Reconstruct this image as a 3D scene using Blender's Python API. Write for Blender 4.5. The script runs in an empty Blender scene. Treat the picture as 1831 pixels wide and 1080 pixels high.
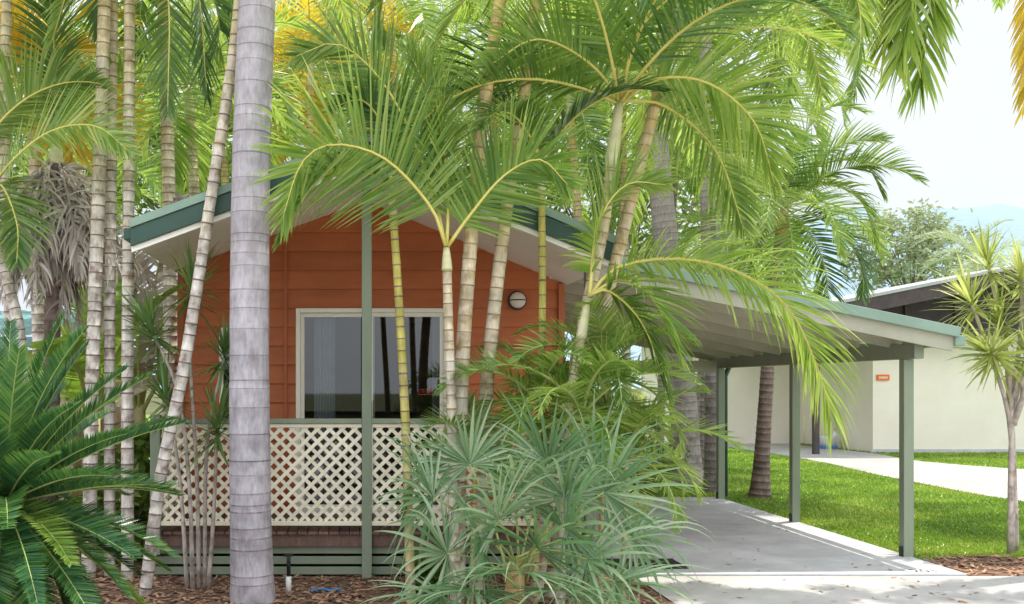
import bpy, math, random
from mathutils import Vector as V
from mathutils import noise as NZ
R = random.Random(7)
F, CX, CY, EYE = 1780.0, 640.0, 690.0, 1.75
UP = V((0, 0, 1))
sc = bpy.context.scene
COL = sc.collection
rad = math.radians

def P(px, py, Y):
    return V(((px - CX) / F * Y, Y, EYE - (py - CY) / F * Y))
def G(px, py):
    Y = EYE * F / (py - CY)
    return V(((px - CX) / F * Y, Y, 0))
def rr(a, b): return R.uniform(a, b)
def lerp(a, b, t): return a + (b - a) * t

# ------------------------------------------------------------ mesh builder
class MB:
    def __init__(s): s.v = []; s.f = []; s.m = []; s.t = []
    def vert(s, p, t=.5):
        s.v.append(V(p)); s.t.append(t); return len(s.v) - 1
    def face(s, idx, m=0): s.f.append(idx); s.m.append(m)
    def poly(s, pts, m=0, t=.5): s.face([s.vert(p, t) for p in pts], m)
    def box(s, x0, x1, y0, y1, z0, z1, m=0, t=.5):
        i = [s.vert((x, y, z), t) for z in (z0, z1) for y in (y0, y1) for x in (x0, x1)]
        for q in ((0,2,3,1),(4,5,7,6),(0,1,5,4),(2,6,7,3),(0,4,6,2),(1,3,7,5)):
            s.face([i[k] for k in q], m)
    def beam(s, p, q, w, h, up=UP, m=0, t=.5):
        p = V(p); q = V(q); T = (q - p).normalized()
        S = T.cross(V(up))
        if S.length < 1e-4: S = T.cross(V((0, 1, 0)))
        S.normalize(); N = S.cross(T)
        i = [s.vert(c + S * a * w / 2 + N * b * h / 2, t) for c in (p, q) for b in (-1, 1) for a in (-1, 1)]
        for k in ((0,1,3,2),(4,6,7,5),(0,4,5,1),(2,3,7,6),(0,2,6,4),(1,5,7,3)):
            s.face([i[j] for j in k], m)
    def tube(s, path, radii, n=8, m=0, t=None, cap=True, ms=None):
        rings = []
        for k, p in enumerate(path):
            a = path[max(k - 1, 0)]; b = path[min(k + 1, len(path) - 1)]
            T = (b - a).normalized()
            S = T.cross(V((0, 1, 0)) if abs(T.y) < .9 else UP).normalized(); N = S.cross(T)
            tt = t[k] if t else .5
            rings.append([s.vert(p + (S * math.cos(2*math.pi*j/n) + N * math.sin(2*math.pi*j/n)) * radii[k], tt) for j in range(n)])
        for k in range(len(rings) - 1):
            mm = ms[k] if ms else m
            for j in range(n):
                s.face([rings[k][j], rings[k][(j+1) % n], rings[k+1][(j+1) % n], rings[k+1][j]], mm)
        if cap:
            s.face(rings[0][::-1], ms[0] if ms else m); s.face(rings[-1], ms[-1] if ms else m)
    def build(s, name, mats, parent=None, smooth=False, bevel=0):
        o0 = ORG.get(parent.name, V((0,0,0))) if parent else V((0,0,0))
        me = bpy.data.meshes.new(name)
        me.from_pydata([tuple(p - o0) for p in s.v], [], s.f)
        if not isinstance(mats, (list, tuple)): mats = [mats]
        for m in mats: me.materials.append(m)
        me.polygons.foreach_set('material_index', s.m)
        if smooth: me.polygons.foreach_set('use_smooth', [True] * len(s.f))
        at = me.attributes.new('tint', 'FLOAT', 'POINT')
        at.data.foreach_set('value', s.t)
        me.update()
        o = bpy.data.objects.new(name, me); COL.objects.link(o)
        if parent: o.parent = parent; ORG[o.name] = o0
        if bevel:
            b = o.modifiers.new('bevel', 'BEVEL'); b.width = bevel; b.segments = 2; b.limit_method = 'ANGLE'
        return o
ORG = {}
def thing(name, label, cat, loc, group=None):
    o = bpy.data.objects.new(name, None); COL.objects.link(o); o.location = loc
    o.empty_display_size = .2
    ORG[o.name] = V(loc); o['label'] = label; o['category'] = cat
    if group: o['group'] = group
    return o
def tag(o, label, cat, group=None, kind=None):
    o['label'] = label; o['category'] = cat
    if group: o['group'] = group
    if kind: o['kind'] = kind
    return o
def struct(o, label=None):
    o['kind'] = 'structure'
    if label: o['label'] = label
    return o

# ------------------------------------------------------------ materials
def nodes(name):
    m = bpy.data.materials.new(name); m.use_nodes = True
    nt = m.node_tree; nt.nodes.clear()
    return m, nt, nt.nodes, nt.links
def ramp(N, cols):
    r = N.new('ShaderNodeValToRGB'); e = r.color_ramp.elements
    while len(e) < len(cols): e.new(.5)
    for k, (p, c) in enumerate(cols):
        e[k].position = p; e[k].color = (*c, 1)
    return r
def pm(name, c1, c2, scale=6, rough=.7, bump=.2, detail=6, stretch=(1,1,1), spec=.3, c3=None, bscale=None, stain=0):
    m, nt, N, L = nodes(name)
    out = N.new('ShaderNodeOutputMaterial'); b = N.new('ShaderNodeBsdfPrincipled')
    tc = N.new('ShaderNodeTexCoord'); mp = N.new('ShaderNodeMapping'); mp.inputs['Scale'].default_value = stretch
    nz = N.new('ShaderNodeTexNoise'); nz.inputs['Scale'].default_value = scale; nz.inputs['Detail'].default_value = detail
    nz.inputs['Roughness'].default_value = .65
    L.new(tc.outputs['Object'], mp.inputs['Vector']); L.new(mp.outputs[0], nz.inputs['Vector'])
    cols = [(.32, c1), (.68, c2)] if c3 is None else [(.3, c1), (.5, c2), (.72, c3)]
    rp = ramp(N, cols); L.new(nz.outputs['Fac'], rp.inputs[0])
    at = N.new('ShaderNodeAttribute'); at.attribute_name = 'tint'
    mr = N.new('ShaderNodeMapRange'); mr.inputs['To Min'].default_value = .72; mr.inputs['To Max'].default_value = 1.28
    L.new(at.outputs['Fac'], mr.inputs['Value'])
    mx = N.new('ShaderNodeVectorMath'); mx.operation = 'SCALE'
    L.new(rp.outputs[0], mx.inputs[0]); L.new(mr.outputs[0], mx.inputs['Scale'])
    col = mx.outputs[0]
    if stain:
        n5 = N.new('ShaderNodeTexNoise'); n5.inputs['Scale'].default_value = scale * .5; n5.inputs['Detail'].default_value = 9; n5.inputs['Roughness'].default_value = .72
        L.new(tc.outputs['Object'], n5.inputs['Vector'])
        m5 = N.new('ShaderNodeMapRange'); m5.inputs['From Min'].default_value = .35; m5.inputs['From Max'].default_value = .6; m5.inputs['To Min'].default_value = 1 - stain
        L.new(n5.outputs['Fac'], m5.inputs['Value'])
        v5 = N.new('ShaderNodeVectorMath'); v5.operation = 'SCALE'; L.new(col, v5.inputs[0]); L.new(m5.outputs[0], v5.inputs['Scale']); col = v5.outputs[0]
    L.new(col, b.inputs['Base Color'])
    b.inputs['Roughness'].default_value = rough; b.inputs['Specular IOR Level'].default_value = spec
    if bump:
        n2 = N.new('ShaderNodeTexNoise'); n2.inputs['Scale'].default_value = bscale or scale * 5; n2.inputs['Detail'].default_value = 5
        L.new(mp.outputs[0], n2.inputs['Vector'])
        bp = N.new('ShaderNodeBump'); bp.inputs['Strength'].default_value = bump; bp.inputs['Distance'].default_value = .02
        L.new(n2.outputs['Fac'], bp.inputs['Height']); L.new(bp.outputs[0], b.inputs['Normal'])
    L.new(b.outputs[0], out.inputs[0])
    return m
def leafmat(name, dark, mid, light, trans, tmix=.46, rough=.33):
    m, nt, N, L = nodes(name)
    out = N.new('ShaderNodeOutputMaterial'); b = N.new('ShaderNodeBsdfPrincipled')
    at = N.new('ShaderNodeAttribute'); at.attribute_name = 'tint'
    oi = N.new('ShaderNodeObjectInfo')
    ad = N.new('ShaderNodeMath'); ad.operation = 'MULTIPLY_ADD'; ad.inputs[1].default_value = .4; 
    L.new(oi.outputs['Random'], ad.inputs[0]); L.new(at.outputs['Fac'], ad.inputs[2])
    sb = N.new('ShaderNodeMath'); sb.operation = 'SUBTRACT'; sb.inputs[1].default_value = .2
    L.new(ad.outputs[0], sb.inputs[0])
    rp = ramp(N, [(.05, dark), (.5, mid), (.95, light)]); L.new(sb.outputs[0], rp.inputs[0])
    L.new(rp.outputs[0], b.inputs['Base Color']); b.inputs['Roughness'].default_value = rough
    b.inputs['Specular IOR Level'].default_value = .5
    t = N.new('ShaderNodeBsdfTranslucent')
    mxc = N.new('ShaderNodeMix'); mxc.data_type = 'RGBA'; mxc.inputs['Factor'].default_value = .6
    L.new(rp.outputs[0], mxc.inputs['A']); mxc.inputs['B'].default_value = (*trans, 1)
    L.new(mxc.outputs['Result'], t.inputs['Color'])
    mx = N.new('ShaderNodeMixShader'); mx.inputs[0].default_value = tmix
    L.new(b.outputs[0], mx.inputs[1]); L.new(t.outputs[0], mx.inputs[2]); L.new(mx.outputs[0], out.inputs[0])
    return m
def canemat(name, pale, brown, yellow, z0=1.2, z1=4.2, scale=9, lo=.6, hi=1.35, mottle=0, bump=.35):
    m, nt, N, L = nodes(name)
    out = N.new('ShaderNodeOutputMaterial'); b = N.new('ShaderNodeBsdfPrincipled')
    ge = N.new('ShaderNodeNewGeometry'); sp = N.new('ShaderNodeSeparateXYZ'); L.new(ge.outputs['Position'], sp.inputs[0])
    nz = N.new('ShaderNodeTexNoise'); nz.inputs['Scale'].default_value = scale; nz.inputs['Detail'].default_value = 6
    L.new(ge.outputs['Position'], nz.inputs['Vector'])
    rp = ramp(N, [(.3, brown), (.5, pale), (.75, tuple(min(1, c*1.25) for c in pale))]); L.new(nz.outputs['Fac'], rp.inputs[0])
    mr = N.new('ShaderNodeMapRange'); mr.inputs['From Min'].default_value = z0; mr.inputs['From Max'].default_value = z1
    n2 = N.new('ShaderNodeTexNoise'); n2.inputs['Scale'].default_value = 5
    L.new(ge.outputs['Position'], n2.inputs['Vector'])
    ad = N.new('ShaderNodeMath'); ad.operation = 'MULTIPLY_ADD'; ad.inputs[1].default_value = 3.0
    L.new(n2.outputs['Fac'], ad.inputs[0])
    s2 = N.new('ShaderNodeMath'); s2.operation = 'SUBTRACT'; s2.inputs[1].default_value = 1.5
    L.new(sp.outputs['Z'], ad.inputs[2]); L.new(ad.outputs[0], s2.inputs[0]); L.new(s2.outputs[0], mr.inputs['Value'])
    mx = N.new('ShaderNodeMix'); mx.data_type = 'RGBA'; L.new(mr.outputs[0], mx.inputs['Factor'])
    L.new(rp.outputs[0], mx.inputs['A']); mx.inputs['B'].default_value = (*yellow, 1)
    at = N.new('ShaderNodeAttribute'); at.attribute_name = 'tint'
    m3 = N.new('ShaderNodeMapRange'); m3.inputs['To Min'].default_value = lo; m3.inputs['To Max'].default_value = hi
    L.new(at.outputs['Fac'], m3.inputs['Value'])
    vs = N.new('ShaderNodeVectorMath'); vs.operation = 'SCALE'; L.new(mx.outputs['Result'], vs.inputs[0]); L.new(m3.outputs[0], vs.inputs['Scale'])
    col = vs.outputs[0]
    mp = N.new('ShaderNodeMapping'); mp.inputs['Scale'].default_value = (1, 1, .25); L.new(ge.outputs['Position'], mp.inputs['Vector'])
    if mottle:
        n4 = N.new('ShaderNodeTexNoise'); n4.inputs['Scale'].default_value = 34; n4.inputs['Detail'].default_value = 8; n4.inputs['Roughness'].default_value = .7
        L.new(mp.outputs[0], n4.inputs['Vector'])
        m4 = N.new('ShaderNodeMapRange'); m4.inputs['From Min'].default_value = .32; m4.inputs['From Max'].default_value = .68
        m4.inputs['To Min'].default_value = 1 - mottle; m4.inputs['To Max'].default_value = 1 + mottle * .7
        L.new(n4.outputs['Fac'], m4.inputs['Value'])
        v4 = N.new('ShaderNodeVectorMath'); v4.operation = 'SCALE'; L.new(col, v4.inputs[0]); L.new(m4.outputs[0], v4.inputs['Scale']); col = v4.outputs[0]
    L.new(col, b.inputs['Base Color']); b.inputs['Roughness'].default_value = .7
    n3 = N.new('ShaderNodeTexNoise'); n3.inputs['Scale'].default_value = 60; n3.inputs['Detail'].default_value = 6; L.new(mp.outputs[0], n3.inputs['Vector'])
    bp = N.new('ShaderNodeBump'); bp.inputs['Strength'].default_value = bump; bp.inputs['Distance'].default_value = .012
    L.new(n3.outputs['Fac'], bp.inputs['Height']); L.new(bp.outputs[0], b.inputs['Normal'])
    L.new(b.outputs[0], out.inputs[0])
    return m
def glassmat(name):
    m, nt, N, L = nodes(name)
    out = N.new('ShaderNodeOutputMaterial')
    g = N.new('ShaderNodeBsdfGlossy'); g.inputs['Roughness'].default_value = .02
    t = N.new('ShaderNodeBsdfTransparent'); t.inputs[0].default_value = (.6, .66, .66, 1)
    fr = N.new('ShaderNodeFresnel'); fr.inputs[0].default_value = 1.5
    ad = N.new('ShaderNodeMath'); ad.inputs[1].default_value = .05; L.new(fr.outputs[0], ad.inputs[0])
    mx = N.new('ShaderNodeMixShader'); L.new(ad.outputs[0], mx.inputs[0])
    L.new(t.outputs[0], mx.inputs[1]); L.new(g.outputs[0], mx.inputs[2]); L.new(mx.outputs[0], out.inputs[0])
    return m

M = {}
M['orange'] = pm('orange_board', (.44,.122,.042), (.51,.15,.053), 3, .55, .08, stretch=(.6,1,4), stain=.14)
M['orange_trim'] = pm('orange_trim', (.38,.10,.035), (.43,.12,.042), 3, .5, .05)
M['cream'] = pm('cream_paint', (.85,.80,.70), (.89,.85,.77), 2.5, .55, .05)
M['lattice'] = pm('lattice_paint', (.80,.73,.56), (.86,.80,.64), 6, .6, .1)
M['lens'] = pm('lamp_lens', (.62,.56,.44), (.70,.64,.52), 6, .4, .02)
M['dgreen'] = pm('dark_green_paint', (.035,.075,.055), (.045,.095,.07), 3, .4, .03)
M['lgreen'] = pm('pale_green_metal', (.20,.29,.22), (.25,.35,.28), 3, .4, .03)
M['sage'] = pm('sage_paint', (.21,.25,.175), (.26,.30,.21), 4, .5, .08, stretch=(1,1,.3))
M['underside'] = pm('roof_sheet_underside', (.82,.77,.65), (.87,.82,.71), 3, .55, .03)
M['olive'] = pm('olive_timber', (.34,.335,.25), (.41,.40,.31), 4, .55, .08)
M['deck'] = pm('deck_timber', (.12,.07,.055), (.22,.135,.105), 8, .6, .3, stretch=(4,.5,1))
M['concrete'] = pm('slab_concrete', (.50,.49,.50), (.62,.61,.61), 1.4, .8, .15, detail=10, stain=.2)
M['road'] = pm('road_concrete', (.44,.42,.40), (.56,.54,.52), .9, .85, .15, detail=10, stain=.22)
M['path'] = pm('path_concrete', (.40,.38,.36), (.49,.47,.45), .8, .85, .1, stain=.15)
M['ground'] = pm('ground_soil', (.06,.08,.02), (.12,.11,.05), .6, .95, .3)
M['lawn'] = pm('lawn_soil', (.08,.15,.02), (.14,.25,.03), 1.5, .95, .5, detail=10, c3=(.20,.32,.045))
M['mulch'] = pm('bark_mulch', (.09,.05,.035), (.24,.14,.09), 9, .95, .8, detail=10)
M['chip'] = pm('bark_chip', (.16,.08,.05), (.38,.22,.14), 4, .9, .2, c3=(.44,.29,.19))
M['bwall'] = pm('render_wall', (.86,.77,.67), (.90,.82,.73), .5, .8, .06, detail=8, stain=.08)
M['brown'] = pm('brown_timber', (.055,.04,.042), (.09,.068,.068), 4, .6, .1)
M['broof'] = pm('pale_roof', (.36,.37,.37), (.44,.45,.45), 1, .5, .05)
M['aglass'] = glassmat('window_glass')
M['alum'] = pm('cream_aluminium', (.80,.76,.64), (.85,.81,.70), 3, .4, 0)
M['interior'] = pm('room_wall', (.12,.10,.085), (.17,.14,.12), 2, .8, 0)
M['curtain'] = pm('curtain_cloth', (.42,.44,.48), (.55,.56,.60), 5, .9, .05)
M['black'] = pm('black_plastic', (.012,.012,.013), (.03,.03,.03), 10, .5, .1)
M['white'] = pm('white_plastic', (.75,.75,.73), (.82,.82,.80), 5, .45, .02)
M['red'] = pm('red_ink', (.45,.05,.04), (.52,.07,.05), 5, .5, 0)
M['signorange'] = pm('orange_sign', (.78,.17,.02), (.82,.20,.03), 5, .5, 0)
M['blue'] = pm('blue_plastic', (.05,.18,.42), (.09,.25,.5), 5, .4, 0)
M['teal'] = pm('teal_roof', (.14,.27,.31), (.20,.35,.39), 2, .45, .05)
M['beige'] = pm('beige_wall', (.60,.50,.37), (.67,.57,.44), 2, .7, .1)
M['cane'] = canemat('cane_stem', (.58,.51,.42), (.26,.17,.09), (.56,.41,.13), 1.4, 5.0, mottle=.3)
M['cane_w'] = canemat('pale_cane_stem', (.64,.58,.52), (.26,.19,.15), (.55,.43,.16), 2.6, 6.6, 13, mottle=.3)
M['cane_y'] = canemat('cane_stem_yellow', (.46,.38,.20), (.25,.15,.06), (.46,.40,.09), 0, 2.2, mottle=.3)
M['scar'] = canemat('cane_scar', (.30,.21,.14), (.12,.075,.045), (.34,.21,.08), 1.5, 4.5, 14)
M['scar_dark'] = canemat('cane_scar_dark', (.20,.14,.11), (.09,.06,.045), (.24,.15,.06), 2.5, 6, 14)
M['greytrunk'] = canemat('grey_trunk', (.42,.38,.41), (.29,.25,.265), (.43,.39,.41), 1.5, 6.5, 7, .85, 1.15, mottle=.26, bump=.6)
M['greyscar'] = canemat('grey_trunk_scar', (.25,.21,.225), (.16,.13,.14), (.27,.235,.245), 1, 6, 9, .7, 1.5, mottle=.3)
M['greydark'] = canemat('dull_grey_trunk', (.30,.255,.25), (.18,.145,.14), (.32,.28,.27), 1, 6, 5, .8, 1.2, mottle=.3, bump=.6)
M['dtrunk'] = canemat('dark_trunk', (.22,.15,.13), (.11,.075,.06), (.25,.185,.15), 2, 6, 7, mottle=.3, bump=.6)
M['stemthin'] = canemat('thin_stem', (.48,.41,.36), (.25,.19,.15), (.54,.47,.40), 1, 4, 12, mottle=.3)
M['bark'] = pm('tree_bark', (.14,.10,.07), (.28,.22,.16), 5, .9, .5, stretch=(1,1,.3))
M['shaft'] = pm('crownshaft_skin', (.38,.42,.16), (.54,.52,.28), 4, .45, .05, c3=(.64,.58,.40))
M['stalk'] = pm('frond_stalk', (.56,.48,.10), (.64,.57,.18), 5, .45, 0)
M['gstalk'] = pm('green_stalk', (.30,.37,.11), (.42,.46,.16), 5, .45, 0)
M['fibre'] = pm('orange_fibre', (.34,.20,.08), (.48,.31,.14), 12, .9, .5)
M['areca'] = leafmat('cane_leaf', (.045,.115,.024), (.13,.24,.052), (.38,.46,.16), (.50,.66,.13), .47)
M['bright'] = leafmat('bright_leaf', (.07,.175,.028), (.20,.34,.058), (.50,.57,.18), (.60,.76,.13), .5)
M['deep'] = leafmat('deep_leaf', (.024,.075,.022), (.06,.145,.036), (.16,.26,.075), (.24,.40,.06), .36)
M['cycad'] = leafmat('cycad_leaf', (.018,.075,.034), (.04,.14,.048), (.17,.29,.06), (.17,.33,.045), .25, .28)
M['fan'] = leafmat('fan_leaf', (.07,.16,.065), (.16,.28,.135), (.40,.49,.31), (.34,.54,.19), .34, .32)
M['drac'] = leafmat('dracaena_leaf', (.06,.14,.035), (.13,.24,.07), (.28,.37,.12), (.32,.46,.12), .34, .38)
M['dracy'] = leafmat('pale_dracaena_leaf', (.20,.28,.05), (.40,.46,.12), (.64,.64,.26), (.70,.76,.24), .44, .45)
M['gold'] = leafmat('golden_leaf', (.38,.40,.05), (.64,.48,.05), (.78,.60,.11), (.92,.66,.06), .5)
M['fox'] = leafmat('foxtail_leaf', (.10,.19,.04), (.27,.37,.07), (.58,.57,.12), (.66,.74,.10), .5)
M['dead'] = leafmat('dead_leaf', (.30,.25,.22), (.52,.46,.41), (.74,.68,.62), (.6,.53,.47), .28, .8)
M['tree'] = leafmat('tree_leaf', (.04,.10,.018), (.11,.20,.035), (.27,.37,.075), (.38,.52,.075), .42)
M['gum'] = leafmat('gum_leaf', (.22,.27,.15), (.36,.42,.25), (.50,.53,.34), (.52,.58,.3), .38, .6)
M['hill'] = pm('hazy_hill', (.23,.31,.40), (.29,.37,.46), .012, 1, 0, spec=0)  # distance haze is put into the base colour as pale blue
M['banana'] = leafmat('banana_leaf', (.10,.21,.02), (.20,.35,.045), (.38,.48,.09), (.48,.68,.09), .5)
M['grassb'] = leafmat('grass_blade', (.07,.15,.015), (.20,.32,.03), (.42,.50,.08), (.36,.54,.05), .3)

# ------------------------------------------------------------ path + plant makers
def cr(pts, n):
    pts = [V(p) for p in pts]
    q = [pts[0] * 2 - pts[1]] + pts + [pts[-1] * 2 - pts[-2]]
    out = []
    for i in range(1, len(q) - 2):
        for k in range(12):
            t = k / 12
            a, b, c, d = q[i-1], q[i], q[i+1], q[i+2]
            out.append(.5 * ((2*b) + (c - a) * t + (2*a - 5*b + 4*c - d) * t*t + (3*b - a - 3*c + d) * t**3))
    out.append(q[-2])
    ds = [0]
    for i in range(1, len(out)): ds.append(ds[-1] + (out[i] - out[i-1]).length)
    tot = ds[-1]; res = []; j = 0
    for k in range(n):
        s = tot * k / (n - 1)
        while j < len(ds) - 2 and ds[j+1] < s: j += 1
        u = (s - ds[j]) / max(1e-6, ds[j+1] - ds[j])
        res.append(out[j].lerp(out[j+1], min(1, max(0, u))))
    return res, tot

def leaflets(mb, path, n, Lm, w, roll=0, vee=25, droop=.25, a0=70, a1=25, t0=.15, plume=False, side_len=(1,1), wild=1.0, seg=4, tip=.25, m=0):
    K = len(path)
    for i in range(n):
        t = t0 + (1 - t0) * i / (n - 1)
        x = t * (K - 1); j = min(int(x), K - 2); u = x - j
        p = path[j].lerp(path[j+1], u)
        T = (path[min(j+2, K-1)] - path[max(j-1, 0)]).normalized()
        S = T.cross(UP)
        if S.length < .08: S = T.cross(V((0, 1, 0)))
        S.normalize(); Nn = S.cross(T)
        r = rad(roll); S2 = S * math.cos(r) + Nn * math.sin(r); N2 = Nn * math.cos(r) - S * math.sin(r)
        u2 = (t - t0) / (1 - t0)
        pr = (.55 + .45 * math.sin(min(1, u2 / .35) * math.pi / 2)) if u2 < .35 else lerp(1, tip, ((u2 - .35) / .65) ** 1.6)
        for sd, sl in ((-1, side_len[0]), (1, side_len[1])):
            if R.random() < .02 * wild: continue
            a = rad(lerp(a0, a1, u2) + rr(-6, 6) * wild)
            vv = rad(rr(-60, 85)) if plume else rad(vee + rr(-9, 9) * wild)
            d = T * math.cos(a) + (S2 * sd * math.cos(vv) + N2 * math.sin(vv)) * math.sin(a)
            d.normalize()
            L = Lm * pr * sl * rr(.86, 1.12)
            B = (T - d * T.dot(d))
            if B.length < .05: B = N2.copy()
            B.normalize(); B = (B + N2 * rr(-.5, .9)).normalized()
            q = p.copy(); prev = None; tb = rr(.05, .8)
            brk = rr(.3, .8) if R.random() < .04 * wild else 9
            for k in range(seg + 1):
                f = k / seg
                ww = max(.0012, w * min(1, .5 + 2.2 * f) * (1 - f) ** .62)
                tt = min(1, tb + (.3 * f ** 4 if f > .6 else 0))
                a_ = mb.vert(q - B * ww / 2, tt); b_ = mb.vert(q + B * ww / 2, tt)
                if prev: mb.face([prev[0], prev[1], b_, a_], m)
                prev = (a_, b_)
                q = q + d * (L / seg)
                d = (d + V((0, 0, -1)) * (droop * (.35 + f) * rr(.7, 1.3) + (.9 if f > brk else 0))).normalized()

def frond(root, path, lm, sm, sep=True, r0=.016, name='frond', **kw):
    mb = MB(); leaflets(mb, path, **kw)
    K = len(path); rd = [lerp(r0, r0 * .2, k / (K - 1)) for k in range(K)]
    if sep:
        fo = mb.build(name, lm, root)
        st = MB(); st.tube(path, rd, 6); st.build('stalk', sm, fo, True)
    else:
        mb.tube(path, rd, 5, m=1); fo = mb.build(name, [lm, sm], root)
    return fo
def arc(top, az, el, L, bend, n=14, power=1.25):
    p = V(top); out = [p.copy()]
    for k in range(n - 1):
        e = rad(el - bend * (k / (n - 1)) ** power)
        d = V((math.cos(e) * math.cos(az), math.cos(e) * math.sin(az), math.sin(e)))
        p = p + d * L / (n - 1); out.append(p.copy())
    return out
def trunk(root, pts, r0, r1, spacing, mats, n=14, scar=.012, bulge=0, name='trunk', bump=1.07, tintr=(.3,.7), pinch=.965, jit=(.75,1.25)):
    path, tot = cr(pts, 160)
    def at(s):
        x = max(0, min(1, s / tot)) * 159; j = min(int(x), 158)
        return path[j].lerp(path[j+1], x - j)
    ps, rs, ms, ts = [], [], [], []
    s = 0
    def rr_(s):
        t = s / tot
        return lerp(r0, r1, t) * (1 + bulge * math.exp(-s / .35))
    while s < tot - scar * 1.5:
        sp = spacing * rr(*jit) * lerp(1.0, .85, s / tot); scr = scar * rr(.6, 1.4)
        r = rr_(s); tn = rr(*tintr); k = rr(.985, 1.012)
        for ds, f, mm in ((0, 1.0 * k, 1), (scr * .5, bump * k, 1), (scr, 1.0 * k, 0), (sp * .5, pinch * k, 0)):
            if s + ds < tot:
                ps.append(at(s + ds)); rs.append(r * f); ms.append(mm); ts.append(tn)
        s += sp
    mb = MB(); mb.tube(ps, rs, n, ms=ms, t=ts)
    return mb.build(name, mats, root, True), ps[-1], (ps[-1] - ps[-4]).normalized()

MIX = {'areca': ['areca', 'areca', 'areca', 'bright', 'bright', 'deep'], 'bright': ['bright', 'bright', 'bright', 'areca'], 'deep': ['deep', 'deep', 'areca']}
def palm(label, px, r0=.06, r1=.045, mats=None, leaf='areca', stalk='stalk', n=9, L=2.4, ll=.60, lw=.028, nl=72,
         e0=80, e1=0, bend=95, heroes=(), spacing=.12, shaft=.5, group=None, name='golden_cane_palm', cat='palm tree',
         dead=0, plume=False, bulge=0, sep=True, az0=None, scar=.012, azs=None, droop=.2, seg=4, shaft_r=1.05, fibre=False, bump=1.07, pinch=.965, tintr=(.3,.7), jit=(.75,1.25), tip=.25, dead_el=(-40, 5), dead_bend=(45, 70)):
    pts = [P(*p) for p in px]
    pts[0].z = -.03
    root = thing(name, label, cat, (pts[0].x, pts[0].y, 0), group)
    tr, top, T = trunk(root, pts, r0, r1, spacing, mats or [M['cane'], M['scar']], bulge=bulge, scar=scar, bump=bump, pinch=pinch, tintr=tintr, jit=jit)
    if shaft:
        mb = MB(); K = 9
        mb.tube([top + T * shaft * k / (K-1) - T * .02 for k in range(K)], [r1 * shaft_r * lerp(1.12, .6, (k/(K-1))**1.5) for k in range(K)], 12, t=[rr(.3,.7) for _ in range(K)])
        mb.build('crownshaft', M['fibre'] if fibre else M['shaft'], root, True)
        top = top + T * shaft * .92
    az0 = rr(0, 6.28) if az0 is None else az0
    for i in range(n):
        az = az0 + i * 2.4 + rr(-.25, .25)
        if azs: az = rad(rr(*azs))
        el = lerp(e0, e1, (i + .5) / n) + rr(-6, 6)
        pth = arc(top, az, el, L * rr(.88, 1.1), bend * rr(.85, 1.15))
        lf = R.choice(MIX[leaf]) if leaf in MIX else leaf
        frond(root, pth, M[lf], M[stalk], sep, n=nl, Lm=ll, w=lw, roll=rr(-28, 28), vee=rr(12, 32), droop=droop * rr(.7, 1.3), plume=plume, seg=seg, tip=tip)
    for h in heroes:
        kw = dict(n=nl + 14, Lm=ll, w=lw, roll=0, vee=20, droop=droop, tip=tip)
        pth, _ = cr([P(*q) for q in h[0]], 18)
        kw.update(h[1]); lf = kw.pop('leaf', leaf)
        frond(root, pth, M[lf], M[stalk], sep, **kw)
    for i in range(dead):
        pth = arc(top - T * rr(.05, .35), rr(0, 6.28), rr(*dead_el), L * rr(.5, .9), rr(*dead_bend))
        frond(root, pth, M['dead'], M['dead'], False, name='dead_frond', n=34, Lm=ll * .9, w=lw * 1.4, roll=rr(-40, 40), vee=0, droop=.8, wild=5)
    return root

def rosette(mb, c, axis, n, L, w, spread=(5, 125), droop=.18, m=0):
    axis = axis.normalized(); S = axis.cross(V((.3, 1, .1))).normalized(); N_ = S.cross(axis)
    for i in range(n):
        th = rad(lerp(spread[0], spread[1], ((i + .5) / n) ** .8) + R.gauss(0, 9)) ; ph = i * 2.39996 + R.gauss(0, .2)
        d = (axis * math.cos(th) + (S * math.cos(ph) + N_ * math.sin(ph)) * math.sin(th)).normalized()
        l = L * rr(.55, 1.15); B = d.cross(axis)
        if B.length < .05: B = S.copy()
        B.normalize(); q = c + d * .02 + axis * (.28 * L * (rr(0, 1) - i / n)); prev = None; tb = rr(.05, .85); dr = droop * rr(.3, 2.6)
        for k in range(5):
            f = k / 4; ww = max(.0015, w * (.6 + .8 * f * (1 - f) * 2) * (1 - f ** 3))
            a = mb.vert(q - B * ww / 2, tb); b = mb.vert(q + B * ww / 2, tb)
            if prev: mb.face([prev[0], prev[1], b, a], m)
            prev = (a, b); q = q + d * l / 4; d = (d + V((0, 0, -1)) * dr * f).normalized()

def dracaena(label, base, stems, leaf, group=None, name='dracaena', n=75, stem_r=.02):
    b = V(base); root = thing(name, label, 'plant', (b.x, b.y, 0), group)
    for (pts, L, w) in stems:
        w3 = [V(p) for p in pts]; path, tot = cr(w3, 14)
        mb = MB(); mb.tube(path, [lerp(stem_r * 1.25, stem_r * .7, k / 13) * rr(.93, 1.07) for k in range(14)], 8, t=[rr(.2, .8) for _ in range(14)])
        mb.build('stem', M['stemthin'], root, True)
        h = MB(); rosette(h, path[-1], path[-1] - path[-3] + V((0, 0, .02)), n, L, w)
        h.build('leaf_head', M[leaf], root)
    return root

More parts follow.
